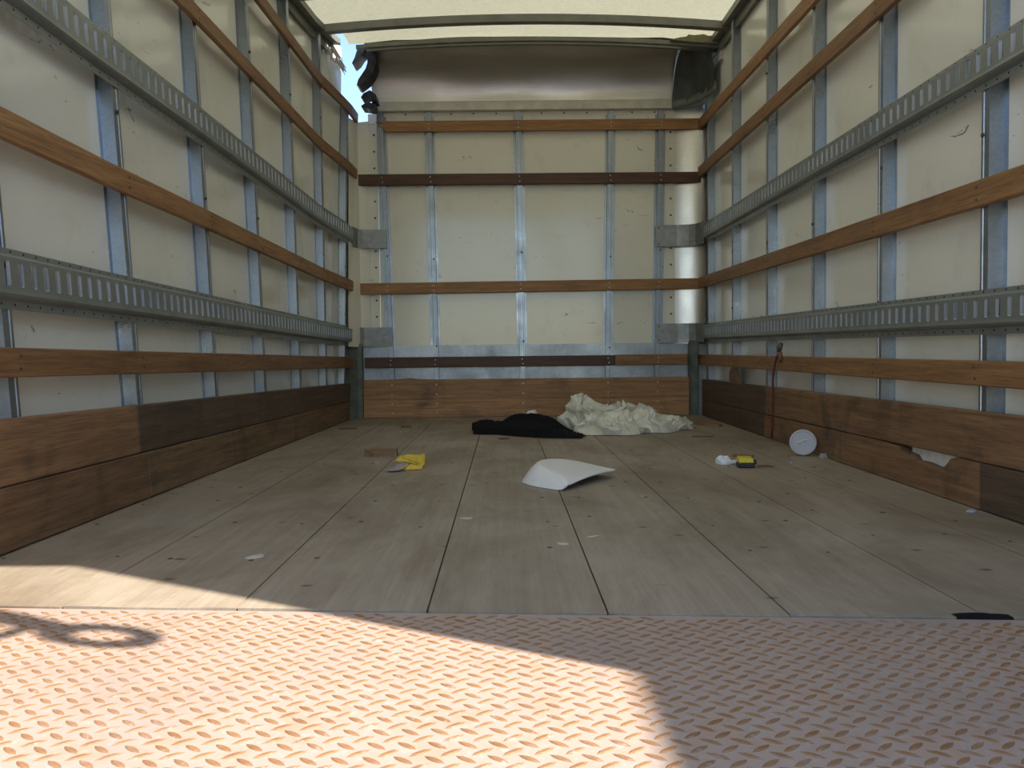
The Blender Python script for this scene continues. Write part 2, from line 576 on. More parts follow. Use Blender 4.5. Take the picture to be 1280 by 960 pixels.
kick(FR, 4.067, 5.50, lambda u: r_seam(u)+gap, r_top, wall_r, KICK_YD)
kick(FR, 4.09, 5.50, zero, r_seam, wall_r, KICK_YD)
kick(FR, Y0+.06, 2.16, zero, r_seam, wall_r, KICK_YD)
# splintered board with a bite out of its upper edge showing the white panel
pts = [(2.163, .003), (4.087, .003), (4.087, r_seam(4.087)), (2.80, r_seam(2.8)), (2.64, r_seam(2.64)-.004), (2.60, .108),
       (2.55, .103), (2.53, .088), (2.47, .090), (2.41, .084), (2.35, .089), (2.33, .104), (2.31, .122), (2.28, r_seam(2.28)), (2.163, r_seam(2.163))]
m = MB(); m.prism(FR, pts, .020, .050)
kb = m.build('kick_board', KICK_Y, wall_r); kb['label'] = 'splintered board with a broken notch in its upper edge'
m = MB(); m.bar(FR, 2.30, 2.60, lambda u: .07, lambda u: r_seam(u)+.01, .012, .019, 1)
m.build('panel_backing', simple('exposed_white_panel', (0.78, 0.78, 0.76), .4), wall_r)
# little wooden packer behind the lower slat
m = MB(); m.prism(FR, [(4.62, .255), (4.80, .255), (4.80, .315), (4.76, .345), (4.68, .345), (4.62, .315)], .026, .045)
m.build('wood_packer', CHIPWOOD, wall_r)

# ------------------------------------------------------------------ slotted rails
def slotted_rail(F, ya, yb, lo, hi, nrm, label):
    root = tag(empty('slotted_rail', F(ya, lo(ya), .03)), label, 'rail', 'slotted steel tie rails on the side walls')
    inv = -Vector(root.location)
    G = lambda u, v, p: F(u, lo(u)+(hi(u)-lo(u))*v, p)+inv
    pitch = .0508
    nc = int((yb-ya)/pitch)
    m = MB()
    # continuous profile strips below and above the slotted face
    low = [(-.02, .031), (-.02, .034), (.13, .035), (.145, .041), (.18, .052), (.225, .057), (.29, .056)]
    upr = [(.83, .056), (.85, .053), (.875, .040), (.90, .035), (1.0, .034), (1.0, .031)]
    for prof_ in (low, upr):
        k = len(prof_); v = []
        for i in range(nc+1):
            u = ya+i*pitch
            v += [G(u, a, p) for a, p in prof_]
        m.add(v, [(i*k+j, i*k+j+1, (i+1)*k+j+1, (i+1)*k+j) for i in range(nc) for j in range(k-1)])
    v0, v1, pf = .29, .83, .056
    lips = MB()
    for i in range(nc):
        ua = ya+i*pitch; ub = ua+pitch; um = (ua+ub)/2; vm = (v0+v1)/2
        hw, hh = .0098, .21
        hole = [(um-hw, vm-hh+.03), (um-hw*.6, vm-hh), (um+hw*.6, vm-hh), (um+hw, vm-hh+.03), (um+hw, vm+hh-.03), (um+hw*.6, vm+hh), (um-hw*.6, vm+hh), (um-hw, vm+hh-.03)]
        outer = [(ua, v0+.06), (ua+.012, v0), (ub-.012, v0), (ub, v0+.06), (ub, v1-.06), (ub-.012, v1), (ua+.012, v1), (ua, v1-.06)]
        vv = [G(a, b, pf) for a, b in outer]+[G(a, b, pf) for a, b in hole]
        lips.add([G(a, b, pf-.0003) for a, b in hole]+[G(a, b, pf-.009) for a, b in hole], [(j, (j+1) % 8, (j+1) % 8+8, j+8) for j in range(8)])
        vv += [G(ua, v0, pf), G(ub, v0, pf), G(ub, v1, pf), G(ua, v1, pf)]
        ff = []
        for j in range(8):
            j2 = (j+1) % 8
            ff.append((j, j2, j2+8, j+8))
        ff += [(16, 1, 0), (17, 3, 2), (18, 5, 4), (19, 7, 6)]
        m.add(vv, ff)
    m.build('rail_body', RAIL, root)
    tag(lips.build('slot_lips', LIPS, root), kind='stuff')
    hm = MB()
    for i in range(nc):
        u = ya+(i+.5)*pitch
        for vv, pp in ((.065, .0342), (.945, .0342)):
            hm.disc(G(u, vv, pp), nrm, .0036, .0006, 5)
    tag(hm.build('rivet_holes', DARKHOLE, root), kind='stuff')
    return root

slotted_rail(FR, .58, 5.58, line(1.98, .480, 5.63, .507), line(1.98, .599, 5.63, .636), (-1, 0, 0), 'lower slotted galvanised tie rail along the right wall')
slotted_rail(FR, .58, 5.58, line(1.99, 1.139, 5.63, 1.189), line(1.99, 1.262, 5.63, 1.318), (-1, 0, 0), 'upper slotted galvanised tie rail along the right wall')
slotted_rail(FL, .58, 5.56, line(1.84, .562, 5.6, .508), line(1.84, .705, 5.6, .638), (1, 0, 0), 'lower slotted galvanised tie rail along the left wall')
slotted_rail(FL, .58, 5.56, line(1.97, 1.300, 5.6, 1.188), line(1.97, 1.455, 5.6, 1.318), (1, 0, 0), 'upper slotted galvanised tie rail along the left wall')

# ------------------------------------------------------------------ front end wall
BST = [(-.818, -.873), (-.508, -.537), (.099, .083), (.691, .726), (1.039, 1.075)]
xe = [-1.13, -.90, -.525, .09, .712, 1.062, 1.20]
for k in range(6):
    a, b = xe[k]+.001, xe[k+1]-.001
    m = MB()
    top = 2.06 if k == 0 else 2.20
    m.bar(FB, a, b, lambda u: .505, lambda u: top, -.02, 0.0, 1)
    m.build('wall_panel', PANEL_B, wall_b)
for k in range(6):
    a, b = xe[k]+.001, (xe[k+1] if k < 5 else 1.34)-.001
    m = MB()
    m.bar(FB, a, b, lambda u: -.03, lambda u: .507, -.018, .003, 1)
    m.build('galvanised_band', GALV_SHEET, wall_b)
BX = []
for xb, xt in BST:
    st = stud(FB, xb, xt, 0, 2.13, wall_b, 6)
    m = MB()
    for zz in (1.13, .50):
        u = xb+(xt-xb)*zz/2
        m.disc(FB(u+.008, zz+random.uniform(-.03, .03), .0295), (0, -1, 0), .007, .004, 6)
    m.build('bolt_heads', SCREW_DARK, st)
# riveted edge strips
def edge_strip(x0, x1, z0, z1, mat, xr, zs):
    m = MB(); m.bar(FB, x0, x1, lambda u: z0, lambda u: z1, .001, .005, 1)
    o = m.build('edge_strip', mat, wall_b)
    r = MB()
    for z in zs: r.disc(FB(xr, z, .005), (0, -1, 0), .0075, .003, 7)
    r.build('rivets', SCREW_DARK, o)
zs = [.71+.115*i for i in range(12)]
edge_strip(-.965, -.905, .51, 2.12, PANEL_B, -.925, zs)
edge_strip(1.11, 1.172, .51, 2.12, PANEL_B, 1.145, zs)
m = MB(); m.bar(FB, -.90, 1.15, lambda u: 2.10, lambda u: 2.128, .0005, .003, 1)
ts = m.build('edge_strip', PANEL_B, wall_b)
r = MB()
x = -.86
while x < 1.12:
    r.disc(FB(x, 2.115, .003), (0, -1, 0), .006, .003, 7); x += .158
r.build('rivets', SCREW_DARK, ts)

bstuds_at = lambda z: [xb+(xt-xb)*z/2 for xb, xt in BST]
def cst(a): return lambda u: a
# top slat, splintered at its left end
m = MB()
m.prism(FB, [(1.358, 1.985), (1.358, 2.056), (-.845, 2.056), (-.905, 2.050), (-.86, 2.044), (-.875, 2.032), (-.865, 2.015), (-.835, 1.99), (-.82, 1.985)], .030, .052)
sl = m.build('slat', SLAT_X, wall_b); sl['label'] = 'slat with a splintered left end'
sm = MB()
for s_ in bstuds_at(2.02):
    for z in (2.005, 2.037): sm.disc(FB(s_, z, .0515), (0, -1, 0), .0042, .0015, 6)
sm.build('screw_heads', SCREW, sl)
slat(FB, -1.055, 1.358, line(-1, 1.617, 1.285, 1.615), line(-1, 1.694, 1.285, 1.690), wall_b, SLAT_XD, 1, bstuds_at(1.65), (0, -1, 0), 'dark stained slat')
slat(FB, -1.035, 1.358, line(-1, .864, 1.285, .880), line(-1, .942, 1.285, .954), wall_b, SLAT_X, 1, bstuds_at(.9), (0, -1, 0))
slat(FB, -1.01, .74, cst(.351), cst(.424), wall_b, SLAT_XD, 1, bstuds_at(.39), (0, -1, 0), 'dark stained slat')
slat(FB, .742, 1.25, cst(.353), cst(.426), wall_b, SLAT_X, 1, bstuds_at(.39), (0, -1, 0))
for z0, z1 in ((.003, .126), (.129, .266)):
    m = MB()
    if z0 > .1:
        m.prism(FB, [(-1.02, z0), (1.262, z0), (1.262, z1), (-.55, z1), (-.64, z1+.003), (-.70, z1+.012), (-.75, z1+.004), (-1.02, z1)], .02, .05)
    else:
        m.prism(FB, [(-1.02, z0), (1.262, z0), (1.262, z1), (-1.02, z1)], .02, .05)
    o = m.build('kick_board', KICK_X, wall_b)
    sm = MB()
    for s_ in bstuds_at(.1):
        for fz in (.25, .75): sm.disc(FB(s_, z0+(z1-z0)*fz, .0495), (0, -1, 0), .005, .002, 6)
    sm.build('screw_heads', SCREW, o)

# rounded aluminium corner on the right
m = MB(); v = []; f = []
nS = 12
for i in range(nS+1):
    t = i/nS*math.pi/2
    x = 1.165+(1.372-1.165)*math.sin(t); yv = 5.646-.09*(1-math.cos(t))
    v += [(x, yv, .50), (x, yv, 2.14)]
f = [(2*i, 2*i+2, 2*i+3, 2*i+1) for i in range(nS)]
cp = mesh('corner_panel', v, f, ALU, wall_b, smooth=True); cp['label'] = 'shiny curved aluminium corner sheet'
# corner posts
def post(xc, yc, parent, z1):
    m = MB(); pr = [(-.045, .06), (-.045, -.01), (-.036, -.02), (.006, -.02), (.012, -.01), (.012, .06)]
    F = lambda a, b, p: Vector((xc+a, yc+b, p))
    m.prism(F, pr, .0, z1)
    return m.build('corner_post', POST, parent)
post(1.305, 5.565, wall_b, .52)
m = MB(); m.prism(lambda a, b, p: Vector((a, b, p)), [(-1.165, 5.47), (-1.05, 5.56), (-1.022, 5.57), (-1.022, 5.63), (-1.15, 5.63)], 0, .52)
m.build('corner_post', POST, wall_b)
# steel plates that tie the rails round the corners
def corner_plate(path, z0, z1, th=.006):
    m = MB(); v = []
    for (x, yv) in path: v += [(x, yv, z0), (x, yv, z1)]
    f = [(2*i, 2*i+2, 2*i+3, 2*i+1) for i in range(len(path)-1)]
    o = mesh('corner_plate', v, f, PLATE_STEEL, wall_b)
    so = o.modifiers.new('solid', 'SOLIDIFY'); so.thickness = th; so.offset = -1
    r = MB()
    for z in (z0+.02, z1-.02): r.disc((path[0][0]+(.02 if path[0][0] < path[1][0] else -.02), path[0][1]-.0005, z), (0, -1, 0), .006, .003, 6)
    r.build('rivets', SCREW_DARK, o)
for z0, z1 in ((1.176, 1.326), (.506, .640)):
    corner_plate([(1.035, 5.608), (1.18, 5.606), (1.26, 5.595), (1.30, 5.565), (1.318, 5.51), (1.322, 5.44)], z0, z1)
corner_plate([(-.842, 5.608), (-1.01, 5.606), (-1.04, 5.59), (-1.048, 5.53), (-1.052, 5.48)], 1.185, 1.314)
corner_plate([(-.815, 5.608), (-1.01, 5.606), (-1.05, 5.58), (-1.085, 5.53), (-1.095, 5.46)], .503, .634)
# left corner, the crushed white sheet between end wall and side wall
v = [(-1.085, 5.42, .5), (-1.03, 5.60, .5), (-.97, 5.645, .5), (-1.055, 5.42, 2.03), (-1.03, 5.60, 2.05), (-.96, 5.645, 2.07)]
mesh('corner_sheet', v, [(0, 1, 4, 3), (1, 2, 5, 4)], PANEL_B, wall_b)

# ------------------------------------------------------------------ roof
ceil = tag(empty('ceiling'), 'translucent cream fibreglass roof over steel bows', None, None, 'structure')
v = []; f = []
xs = [-1.36+2.76*i/24 for i in range(25)]
ysr = [.51]+[.62+.2*i for i in range(22)]+[4.9, 5.0, 5.15, 5.28, 5.34]
for yv in ysr:
    for x in xs: v.append((x, yv, roof_at(x, yv)+.004+(.006*math.sin(x*5+yv*3) if yv > .5 else 0)))
nx = len(xs)
for i in range(len(ysr)-1):
    for j in range(nx-1):
        # torn front left corner
        cx = (xs[j]+xs[j+1])/2; cy = (ysr[i]+ysr[i+1])/2
        if cx < -.93-.35*(5.3-cy) and cy > 4.95: continue
        f.append((i*nx+j, i*nx+j+1, (i+1)*nx+j+1, (i+1)*nx+j))
mesh('roof_sheet', v, f, ROOF, ceil, smooth=True)
def bow(yv, x0=-1.27, x1=1.40, h=.045, w=.05, drop=0.0, mat=None, name='roof_bow'):
    m = MB(); n = 20; v = []
    for i in range(n+1):
        x = x0+(x1-x0)*i/n
        z = roof_at(x, yv)-.002-drop
        v += [(x, yv-w/2, z), (x, yv+w/2, z), (x, yv+w/2, z-h), (x, yv-w/2, z-h)]
    f = [(0, 1, 2, 3), (4*n+3, 4*n+2, 4*n+1, 4*n)]
    for i in range(n):
        for k in range(4):
            a = 4*i+k; b = 4*i+(k+1) % 4
            f.append((a, b, b+4, a+4))
    m.add(v, f)
    return m.build(name, mat or ROOFSTEEL, ceil)
for yv in (0.95, 1.56, 2.17, 2.78, 3.39, 4.0, 4.61-.2, 4.93): bow(yv)
bow(5.20, -.955, 1.36, .022, .03, .040, name='front_header')
bow(5.265, -.90, 1.36, .05, .02, .012, name='front_header')
# torn leafy flap of roofing above the right end of the header
m = MB()
F = lambda a, b, p: Vector((a, 5.16+p, b))
pts = [(1.05, 2.425), (1.10, 2.438), (1.15, 2.444), (1.165, 2.457), (1.20, 2.452), (1.26, 2.458), (1.29, 2.447), (1.36, 2.45), (1.36, 2.40), (1.20, 2.41)]
m.prism(F, pts, 0, .03)
m.build('torn_sealant', simple('roof_sealant', (.20, .18, .11), .8), ceil)
# roof rails along both sides
def roof_rail(F, ya, yb, parent, n):
    m = MB()
    m.bar(F, ya, yb, lambda u: roof_z(u)-.085, lambda u: roof_z(u)+.01, .001, .014, n)
    m.bar(F, ya, yb, lambda u: roof_z(u)-.030, lambda u: roof_z(u)+.008, .012, .06, n)
    return m.build('roof_rail', ROOFSTEEL, parent)
roof_rail(FR, Y0, 5.62, ceil, 2)
roof_rail(FL, Y0, 5.16, ceil, 24)

# ------------------------------------------------------------------ front cap: aluminium cove and right dark corner
v = []; f = []
NT, NX = 16, 40
for i in range(NT+1):
    t = i/NT*math.pi/2
    for j in range(NX+1):
        x = -.925+(1.150+.925)*j/NX
        dent = .010*noise.noise(Vector((x*2.2, i*.15, 3.0)))
        yv = 5.605-.33*(1-math.cos(t))+dent
        z = 2.185+.30*math.sin(t)+dent
        if i == NT: z = max(z, roof_at(x, yv)-.005)
        v.append((x, yv, z))
for i in range(NT):
    for j in range(NX): f.append((i*(NX+1)+j, i*(NX+1)+j+1, (i+1)*(NX+1)+j+1, (i+1)*(NX+1)+j))
cove = mesh('cove_panel', v, f, ALU, wall_b, smooth=True)
cove['label'] = 'curved dented aluminium cove sheet under the roof'
m = MB(); m.bar(FB, -.925, 1.15, lambda u: 2.126, lambda u: 2.190, .0, .05, 1)
m.build('cove_flange', ALU_CREAM, wall_b, bevel=.004)
# dark corner cap
v = []; f = []
NA, NB2 = 10, 8
for i in range(NB2+1):
    t = i/NB2*math.pi/2
    for j in range(NA+1):
        a = j/NA*math.pi/2
        k = .35+.65*math.cos(t)
        x = 1.15+.19*math.sin(a)*(.72+.28*math.cos(t)); yv = 5.60-.40*(1-math.cos(a))*1.0-.40*(1-math.cos(t))*math.cos(a)
        z = 2.15+.29*math.sin(t)
        w = .012*noise.noise(Vector((x*14, yv*14, z*14)))
        v.append((x+w, yv+w, z))
for i in range(NB2):
    for j in range(NA): f.append((i*(NA+1)+j, i*(NA+1)+j+1, (i+1)*(NA+1)+j+1, (i+1)*(NA+1)+j))
cc = mesh('corner_cap', v, f, DARKPLASTIC, wall_b, smooth=True); cc['label'] = 'dark grey rounded corner cap'
v = []
for j in range(NA+1):
    a = j/NA*math.pi/2
    x = 1.145+.195*math.sin(a); yv = 5.595-.39*(1-math.cos(a))
    v += [(x, yv, 2.128), (x, yv, 2.185)]
o = mesh('corner_band', v, [(2*i, 2*i+2, 2*i+3, 2*i+1) for i in range(NA)], BAND, wall_b, smooth=True)
so = o.modifiers.new('solid', 'SOLIDIFY'); so.thickness = .012
# outside skin above the front wall on the right so no daylight leaks past the cap
m = MB(); m.box(1.13, 1.46, 5.66, 5.72, -.1, 2.52); m.build('outer_corner', OUTER, wall_b)
m = MB(); m.box(-.92, 1.42, 5.30, 5.72, 2.515, 2.53); m.build('outer_nose', OUTER, wall_b)
m = MB(); m.box(1.365, 1.46, 5.15, 5.72, 2.30, 2.53); m.build('outer_nose', OUTER, wall_b)

# torn black liner at the broken left corner
def ribbon(path, wy, th, yc, parent, name):
    """curled strip: path in (x,z), widened along y"""
    v = []; n = len(path)
    for i, (x, z, w) in enumerate(path):
        a = Vector(path[max(i-1, 0)][:2]); b = Vector(path[min(i+1, n-1)][:2])
        t = (b-a).normalized(); nr = Vector((-t.y, t.x))
        for s_, dy in ((1, -wy), (1, wy), (-1, wy), (-1, -wy)):
            v.append((x+nr.x*w*s_, yc+dy+.01*math.sin(i*1.7), z+nr.y*w*s_))
    f = [(0, 1, 2, 3), (4*n-1, 4*n-2, 4*n-3, 4*n-4)]
    for i in range(n-1):
        for k in range(4):
            a = 4*i+k; b = 4*i+(k+1) % 4
            f.append((a, b, b+4, a+4))
    return mesh(name, v, f, BLACK, parent)
YT = 5.42
def pxz(px, py):     # place a photo reading of the torn corner into the plane y = YT
    d = fwd+(px-640)/FPX*r2-(py-480)/FPX*u2
    t = YT/d.y
    return (d.x*t, CAMH+d.z*t)
def rp(pts): return [(*pxz(a, b), w) for a, b, w in pts]
ribbon(rp([(443, 84, .004), (447, 78, .012), (451, 71, .018), (456, 66, .022), (462, 67, .026), (466, 75, .028), (467, 84, .028), (464, 93, .027), (458, 100, .026), (453, 106, .02), (450, 112, .008)]), .07, .02, YT, wall_b, 'torn_liner')
ribbon(rp([(452, 123, .006), (456, 119, .016), (462, 117, .020), (467, 121, .02), (468, 127, .018)]), .06, .02, YT+.05, wall_b, 'torn_liner')
ribbon(rp([(451, 132, .006), (456, 130, .016), (462, 131, .020), (468, 132, .018)]), .06, .02, YT+.08, wall_b, 'torn_liner')
# frayed fibreglass along the broken end of the left roof rail
WHITEFRAY = simple('frayed_fibreglass', (.62, .58, .55), .7)
m = MB()
for i in range(16):
    yv = 5.02+.018*i
    b0 = FL(yv, roof_z(yv)-.10-.002*i, .0); L = random.uniform(.05, .12)
    d = Vector((random.uniform(.1, .5), random.uniform(.4, 1.0), random.uniform(-.5, .3))).normalized()*L
    s_ = Vector((.004, 0, .022))
    q = b0+Vector((.012, 0, random.uniform(-.03, .06)))
    m.add([q, q+s_, q+d, q+Vector((.006, 0, 0)), q+s_+Vector((.006, 0, 0)), q+d+Vector((.003, 0, 0))],
          [(0, 1, 2), (3, 5, 4), (0, 3, 4, 1), (1, 4, 5, 2), (2, 5, 3, 0)])
m.build('frayed_edge', WHITEFRAY, wall_l)
m = MB()
m.tube([FL(5.02, 2.33, .006), FL(5.13, 2.2, .008), FL(5.22, 2.08, .008)], .003, 5)
m.build('loose_bead', simple('white_bead', (.85, .85, .85), .5), wall_l)

# ------------------------------------------------------------------ rear frame (behind the view)
m = MB(); m.box(-1.34, 1.42, .49, .60, 2.245, 2.36); tag(m.build('trim_1', OUTER), 'rear header beam of the truck box', None, None, 'structure')
m = MB(); m.box(1.28, 1.36, .49, .58, -.001, 2.245); tag(m.build('trim_2', OUTER), 'right rear corner post of the truck box', None, None, 'structure')
m = MB(); m.box(-1.34, -1.20, .49, .58, -.001, 2.245); tag(m.build('trim_3', OUTER), 'left rear corner post of the truck box', None, None, 'structure')

# pull strap that throws the looped shadow on the tread plate
root = tag(empty('pull_strap', (.46, .49, 2.245)), 'webbing pull strap with a hand loop hanging from the rear header', 'strap')
STRAP = simple('strap_webbing', (.06, .055, .05), .9)
def flat_strip(pts, name, parent, th=.006):
    """pts: (x,z,halfwidth) in the plane y=.49"""
    n = len(pts); v = []
    for i, (x, z, w) in enumerate(pts):
        a = Vector(pts[max(i-1, 0)][:2]); b = Vector(pts[min(i+1, n-1)][:2])
        t = (b-a).normalized(); nr = Vector((-t.y, t.x))
        for s_, dy in ((1, -th), (1, th), (-1, th), (-1, -th)):
            v.append((x+nr.x*w*s_-.46, dy, z+nr.y*w*s_-2.245))
    f = [(0, 1, 2, 3), (4*n-1, 4*n-2, 4*n-3, 4*n-4)]
    for i in range(n-1):
        for k in range(4):
            a = 4*i+k; b = 4*i+(k+1) % 4
            f.append((a, b, b+4, a+4))
    return mesh(name, v, f, STRAP, parent)
def sh(x, y):        # floor shadow point -> point on the strap plane y=.49
    h = (y-.49)/.5326
    return (x+.9856*h, h)
flat_strip([(.46, 2.245, .055), (.58, 1.93, .055), (*sh(-.90, 1.372), .052), (*sh(-.80, 1.325), .044), (*sh(-.73, 1.288), .034)], 'strap', root)
ringp = []
for i in range(15):
    a = 2*math.pi*i/14+math.pi
    ringp.append((*sh(-.655+.085*math.cos(a), 1.262-.035*math.cos(a)*.6+.036*math.sin(a)), 0.017+.006*abs(math.sin(a/2))))
flat_strip(ringp, 'loop', root)
flat_strip([(*sh(-.80, 1.30), .012), (*sh(-.815, 1.265), .012), (*sh(-.85, 1.255), .006)], 'loose_end', root)

# ------------------------------------------------------------------ things lying on the floor
# broken white plastic shell
WHITEPL = simple('white_plastic', (.80, .80, .80), .38, 0, .06, 9)
def shell():
    # base outline from the near corner round the left and back to the tip, with ridge height
    base = [(.171, 2.539, 0), (.125, 2.580, 0), (.080, 2.630, 0), (.045, 2.690, 0), (.040, 2.750, .0), (.062, 2.82, 0), (.105, 2.89, 0), (.165, 2.935, 0), (.235, 2.93, .002), (.305, 2.885, .008), (.373, 2.815, .014)]
    ridge = [(.178, 2.548, .008), (.158, 2.610, .034), (.125, 2.665, .050), (.095, 2.72, .058), (.095, 2.765, .062), (.115, 2.815, .062), (.15, 2.86, .060), (.20, 2.885, .054), (.255, 2.875, .045), (.31, 2.845, .034), (.368, 2.805, .022)]
    inner = []
    for i, (x, y, z) in enumerate(ridge):
        t = i/(len(ridge)-1)
        # the straight broken edge from near corner to tip
        e = Vector((.188, 2.560, .014)).lerp(Vector((.368, 2.805, .024)), .02+.96*t)
        e.z += .007*math.sin(math.pi*t)
        inner.append(e)
    m = MB()
    n = len(base); rows = [[Vector(q) for q in base]]
    mid = [(Vector(a)+Vector(b))/2+Vector((0, 0, .010)) for a, b in zip(base, ridge)]
    rows += [mid, [Vector(q) for q in ridge]]
    for k in (.25, .5, .75, 1.0):
        rows.append([Vector(a).lerp(b, k)+Vector((0, 0, .004*math.sin(math.pi*k))) for a, b in zip(ridge, inner)])
    v = [q for rw in rows for q in rw]
    f = [(i*n+j, i*n+j+1, (i+1)*n+j+1, (i+1)*n+j) for i in range(len(rows)-1) for j in range(n-1)]
    o = mesh('plastic_shell', v, f, WHITEPL, None)
    cr = o.data.attributes.new('crease_edge', 'FLOAT', 'EDGE')
    for e in o.data.edges:
        if all(2*n <= k < 3*n for k in e.vertices): cr.data[e.index].value = 0.9
    es = o.modifiers.new('sub', 'SUBSURF'); es.levels = 3; es.render_levels = 3
    so = o.modifiers.new('solid', 'SOLIDIFY'); so.thickness = .004; so.offset = -1
    return o
tag(shell(), 'broken white plastic shell with a rounded end lying on the floor boards', 'plastic piece')

# black ribbed rubber mat, folded
RUBBER = simple('black_rubber', (.007, .007, .008), .85, 0, .3, 40)
RUBBER.node_tree.nodes['Principled BSDF'].inputs['Specular IOR Level'].default_value = .2
def mat_strip(path, width, h0, h1, nr):
    """corrugated folded strip along a floor path"""
    v = []; NU = nr*4; NV = 8
    for i in range(NU+1):
        u = i/NU
        k = u*(len(path)-1); a = min(int(k), len(path)-2)
        P = Vector(path[a]).lerp(Vector(path[a+1]), k-a); T = (Vector(path[a+1])-Vector(path[a])).normalized(); Nn = Vector((-T.y, T.x))
        for j in range(NV+1):
            w = j/NV
            prof_ = math.sin(math.pi*min(1, w*1.02))**.45
            h = (h0+(h1-h0)*math.sin(math.pi*u)**.6)*prof_*(1-.75*u**5) + .0025*math.sin(i*math.pi/2)*prof_ + .012*noise.noise(Vector((u*5, w*3, 1)))*prof_
            q = P+Nn*(w-.0)*width
            v.append((q.x, q.y, max(.001, h)))
    f = [(i*(NV+1)+j, (i+1)*(NV+1)+j, (i+1)*(NV+1)+j+1, i*(NV+1)+j+1) for i in range(NU) for j in range(NV)]
    return v, f
rm = tag(empty('rubber_mat', (0.1, 4.3, 0)), 'black ribbed rubber mat heaped in front of the white sheeting', 'mat')
for path, wd, h0, h1, nr in (([(-.20, 4.37), (-.07, 4.34), (.06, 4.22), (.20, 4.13), (.37, 4.09)], .17, .045, .07, 40),
                             ([(-.20, 4.39), (-.08, 4.40), (.02, 4.46)], .22, .055, .066, 20),
                             ([(-.04, 4.42), (.06, 4.42), (.14, 4.38), (.24, 4.31)], .22, .060, .100, 26)):
    v, f = mat_strip(path, wd, h0, h1, nr)
    v = [(x-.1, y-4.3, z) for x, y, z in v]
    mesh('mat_fold', v, f, RUBBER, rm, smooth=False)

# crumpled white plastic sheeting
def sheet_mat():
    m, nt, b = new_mat('crumpled_sheeting')
    n = N(nt); v = n.coords()
    c = n.noise(v, 9, 4)
    n.link(n.ramp(c, [(.3, (.60, .565, .43)), (.7, (.84, .82, .72))]), b.inputs['Base Color'])
    b.inputs['Roughness'].default_value = .3
    n.link(n.bump(n.noise(v, 30, 5, .65, 1.5), .4, .01), b.inputs['Normal'])
    return m
NU, NV = 84, 34
v = []; f = []
def bumpf(x, y, cx, cy, rx, ry, h): return h*math.exp(-((x-cx)/rx)**2-((y-cy)/ry)**2)
for i in range(NU+1):
    for j in range(NV+1):
        a = 2*math.pi*i/NU; r = j/NV
        # irregular footprint
        rx = .33+.04*math.sin(3*a+1)+.03*math.sin(5*a); ry = .30+.05*math.sin(2*a+.5)+.02*math.sin(7*a)
        x = .62+rx*r*math.cos(a); y = 4.53+ry*r*math.sin(a)
        if math.cos(a) > .6: x += .05*r*(math.cos(a)-.6)/.4
        e = max(0.0, 1-r**4)
        h = .050+bumpf(x, y, .42, 4.60, .13, .15, .130)+bumpf(x, y, .68, 4.52, .12, .14, .100)+bumpf(x, y, .30, 4.55, .14, .12, .04)
        q = Vector((x*5, y*5, 0))
        w1 = Vector((noise.noise(q*1.3+Vector((0, 0, 5))), noise.noise(q*1.3+Vector((0, 0, 9))), 0))*1.2
        rid = 1-abs(noise.noise(q+w1+Vector((0, 0, 5))))*2.4
        rid2 = 1-abs(noise.noise((q+w1)*2.3+Vector((3, 1, 2))))*2.2
        rid3 = 1-abs(noise.noise((q+w1)*5.1+Vector((8, 4, 2))))*2.2
        z = e**.35*(h*(.62+.28*rid)+.042*rid2+.024*rid3)
        dx = .045*noise.noise(q*2+Vector((9, 0, z*20))); dy = .045*noise.noise(q*2+Vector((0, 9, z*20)))
        v.append((x+dx-.55, y+dy-4.5, max(.003, z)))
for i in range(NU):
    for j in range(NV):
        f.append((i*(NV+1)+j, (i*(NV+1))+j+1, (i+1)*(NV+1)+j+1, (i+1)*(NV+1)+j))
ob = mesh('plastic_sheeting', v, f, sheet_mat(), None); ob.location = (.55, 4.5, 0)
tag(ob, 'crumpled heap of cream white plastic sheeting near the front wall', 'sheeting')
# small torn white piece lying on the mat
def scrap(name, label, cat, loc, sx, sy, h, mat, rot=0.0, seed=0, group=None, n=9, curl=0.0):
    rnd = random.Random(seed)
    pts = []
    for i in range(n):
        a = 2*math.pi*i/n; k = rnd.uniform(.65, 1.05)
        x, y = sx*k*math.cos(a), sy*k*math.sin(a)
        pts.append((x*math.cos(rot)-y*math.sin(rot), x*math.sin(rot)+y*math.cos(rot)))
    v = [(0, 0, h*rnd.uniform(.8, 1.1))]
    v += [(x*.55, y*.55, h*rnd.uniform(.6, 1.15)) for x, y in pts]
    v += [(x, y, h*.3+curl*rnd.random()) for x, y in pts]
    v += [(x*.98, y*.98, .0004) for x, y in pts]
    f = [(0, 1+i, 1+(i+1) % n) for i in range(n)]
    for q in (1, 1+n):
        f += [(q+i, q+n+i, q+n+(i+1) % n, q+(i+1) % n) for i in range(n)]
    f.append(tuple(1+2*n+i for i in reversed(range(n))))
    o = mesh(name, v, f, mat)
    o.location = loc
    return tag(o, label, cat, group)
CREAM = simple('cream_paper', (.70, .69, .64), .6, 0, .1, 20)
scrap('sheeting_scrap', 'small torn white scrap lying on the black rubber mat', 'scrap', (.13, 4.58, .085), .045, .03, .03, CREAM, .3, 3)

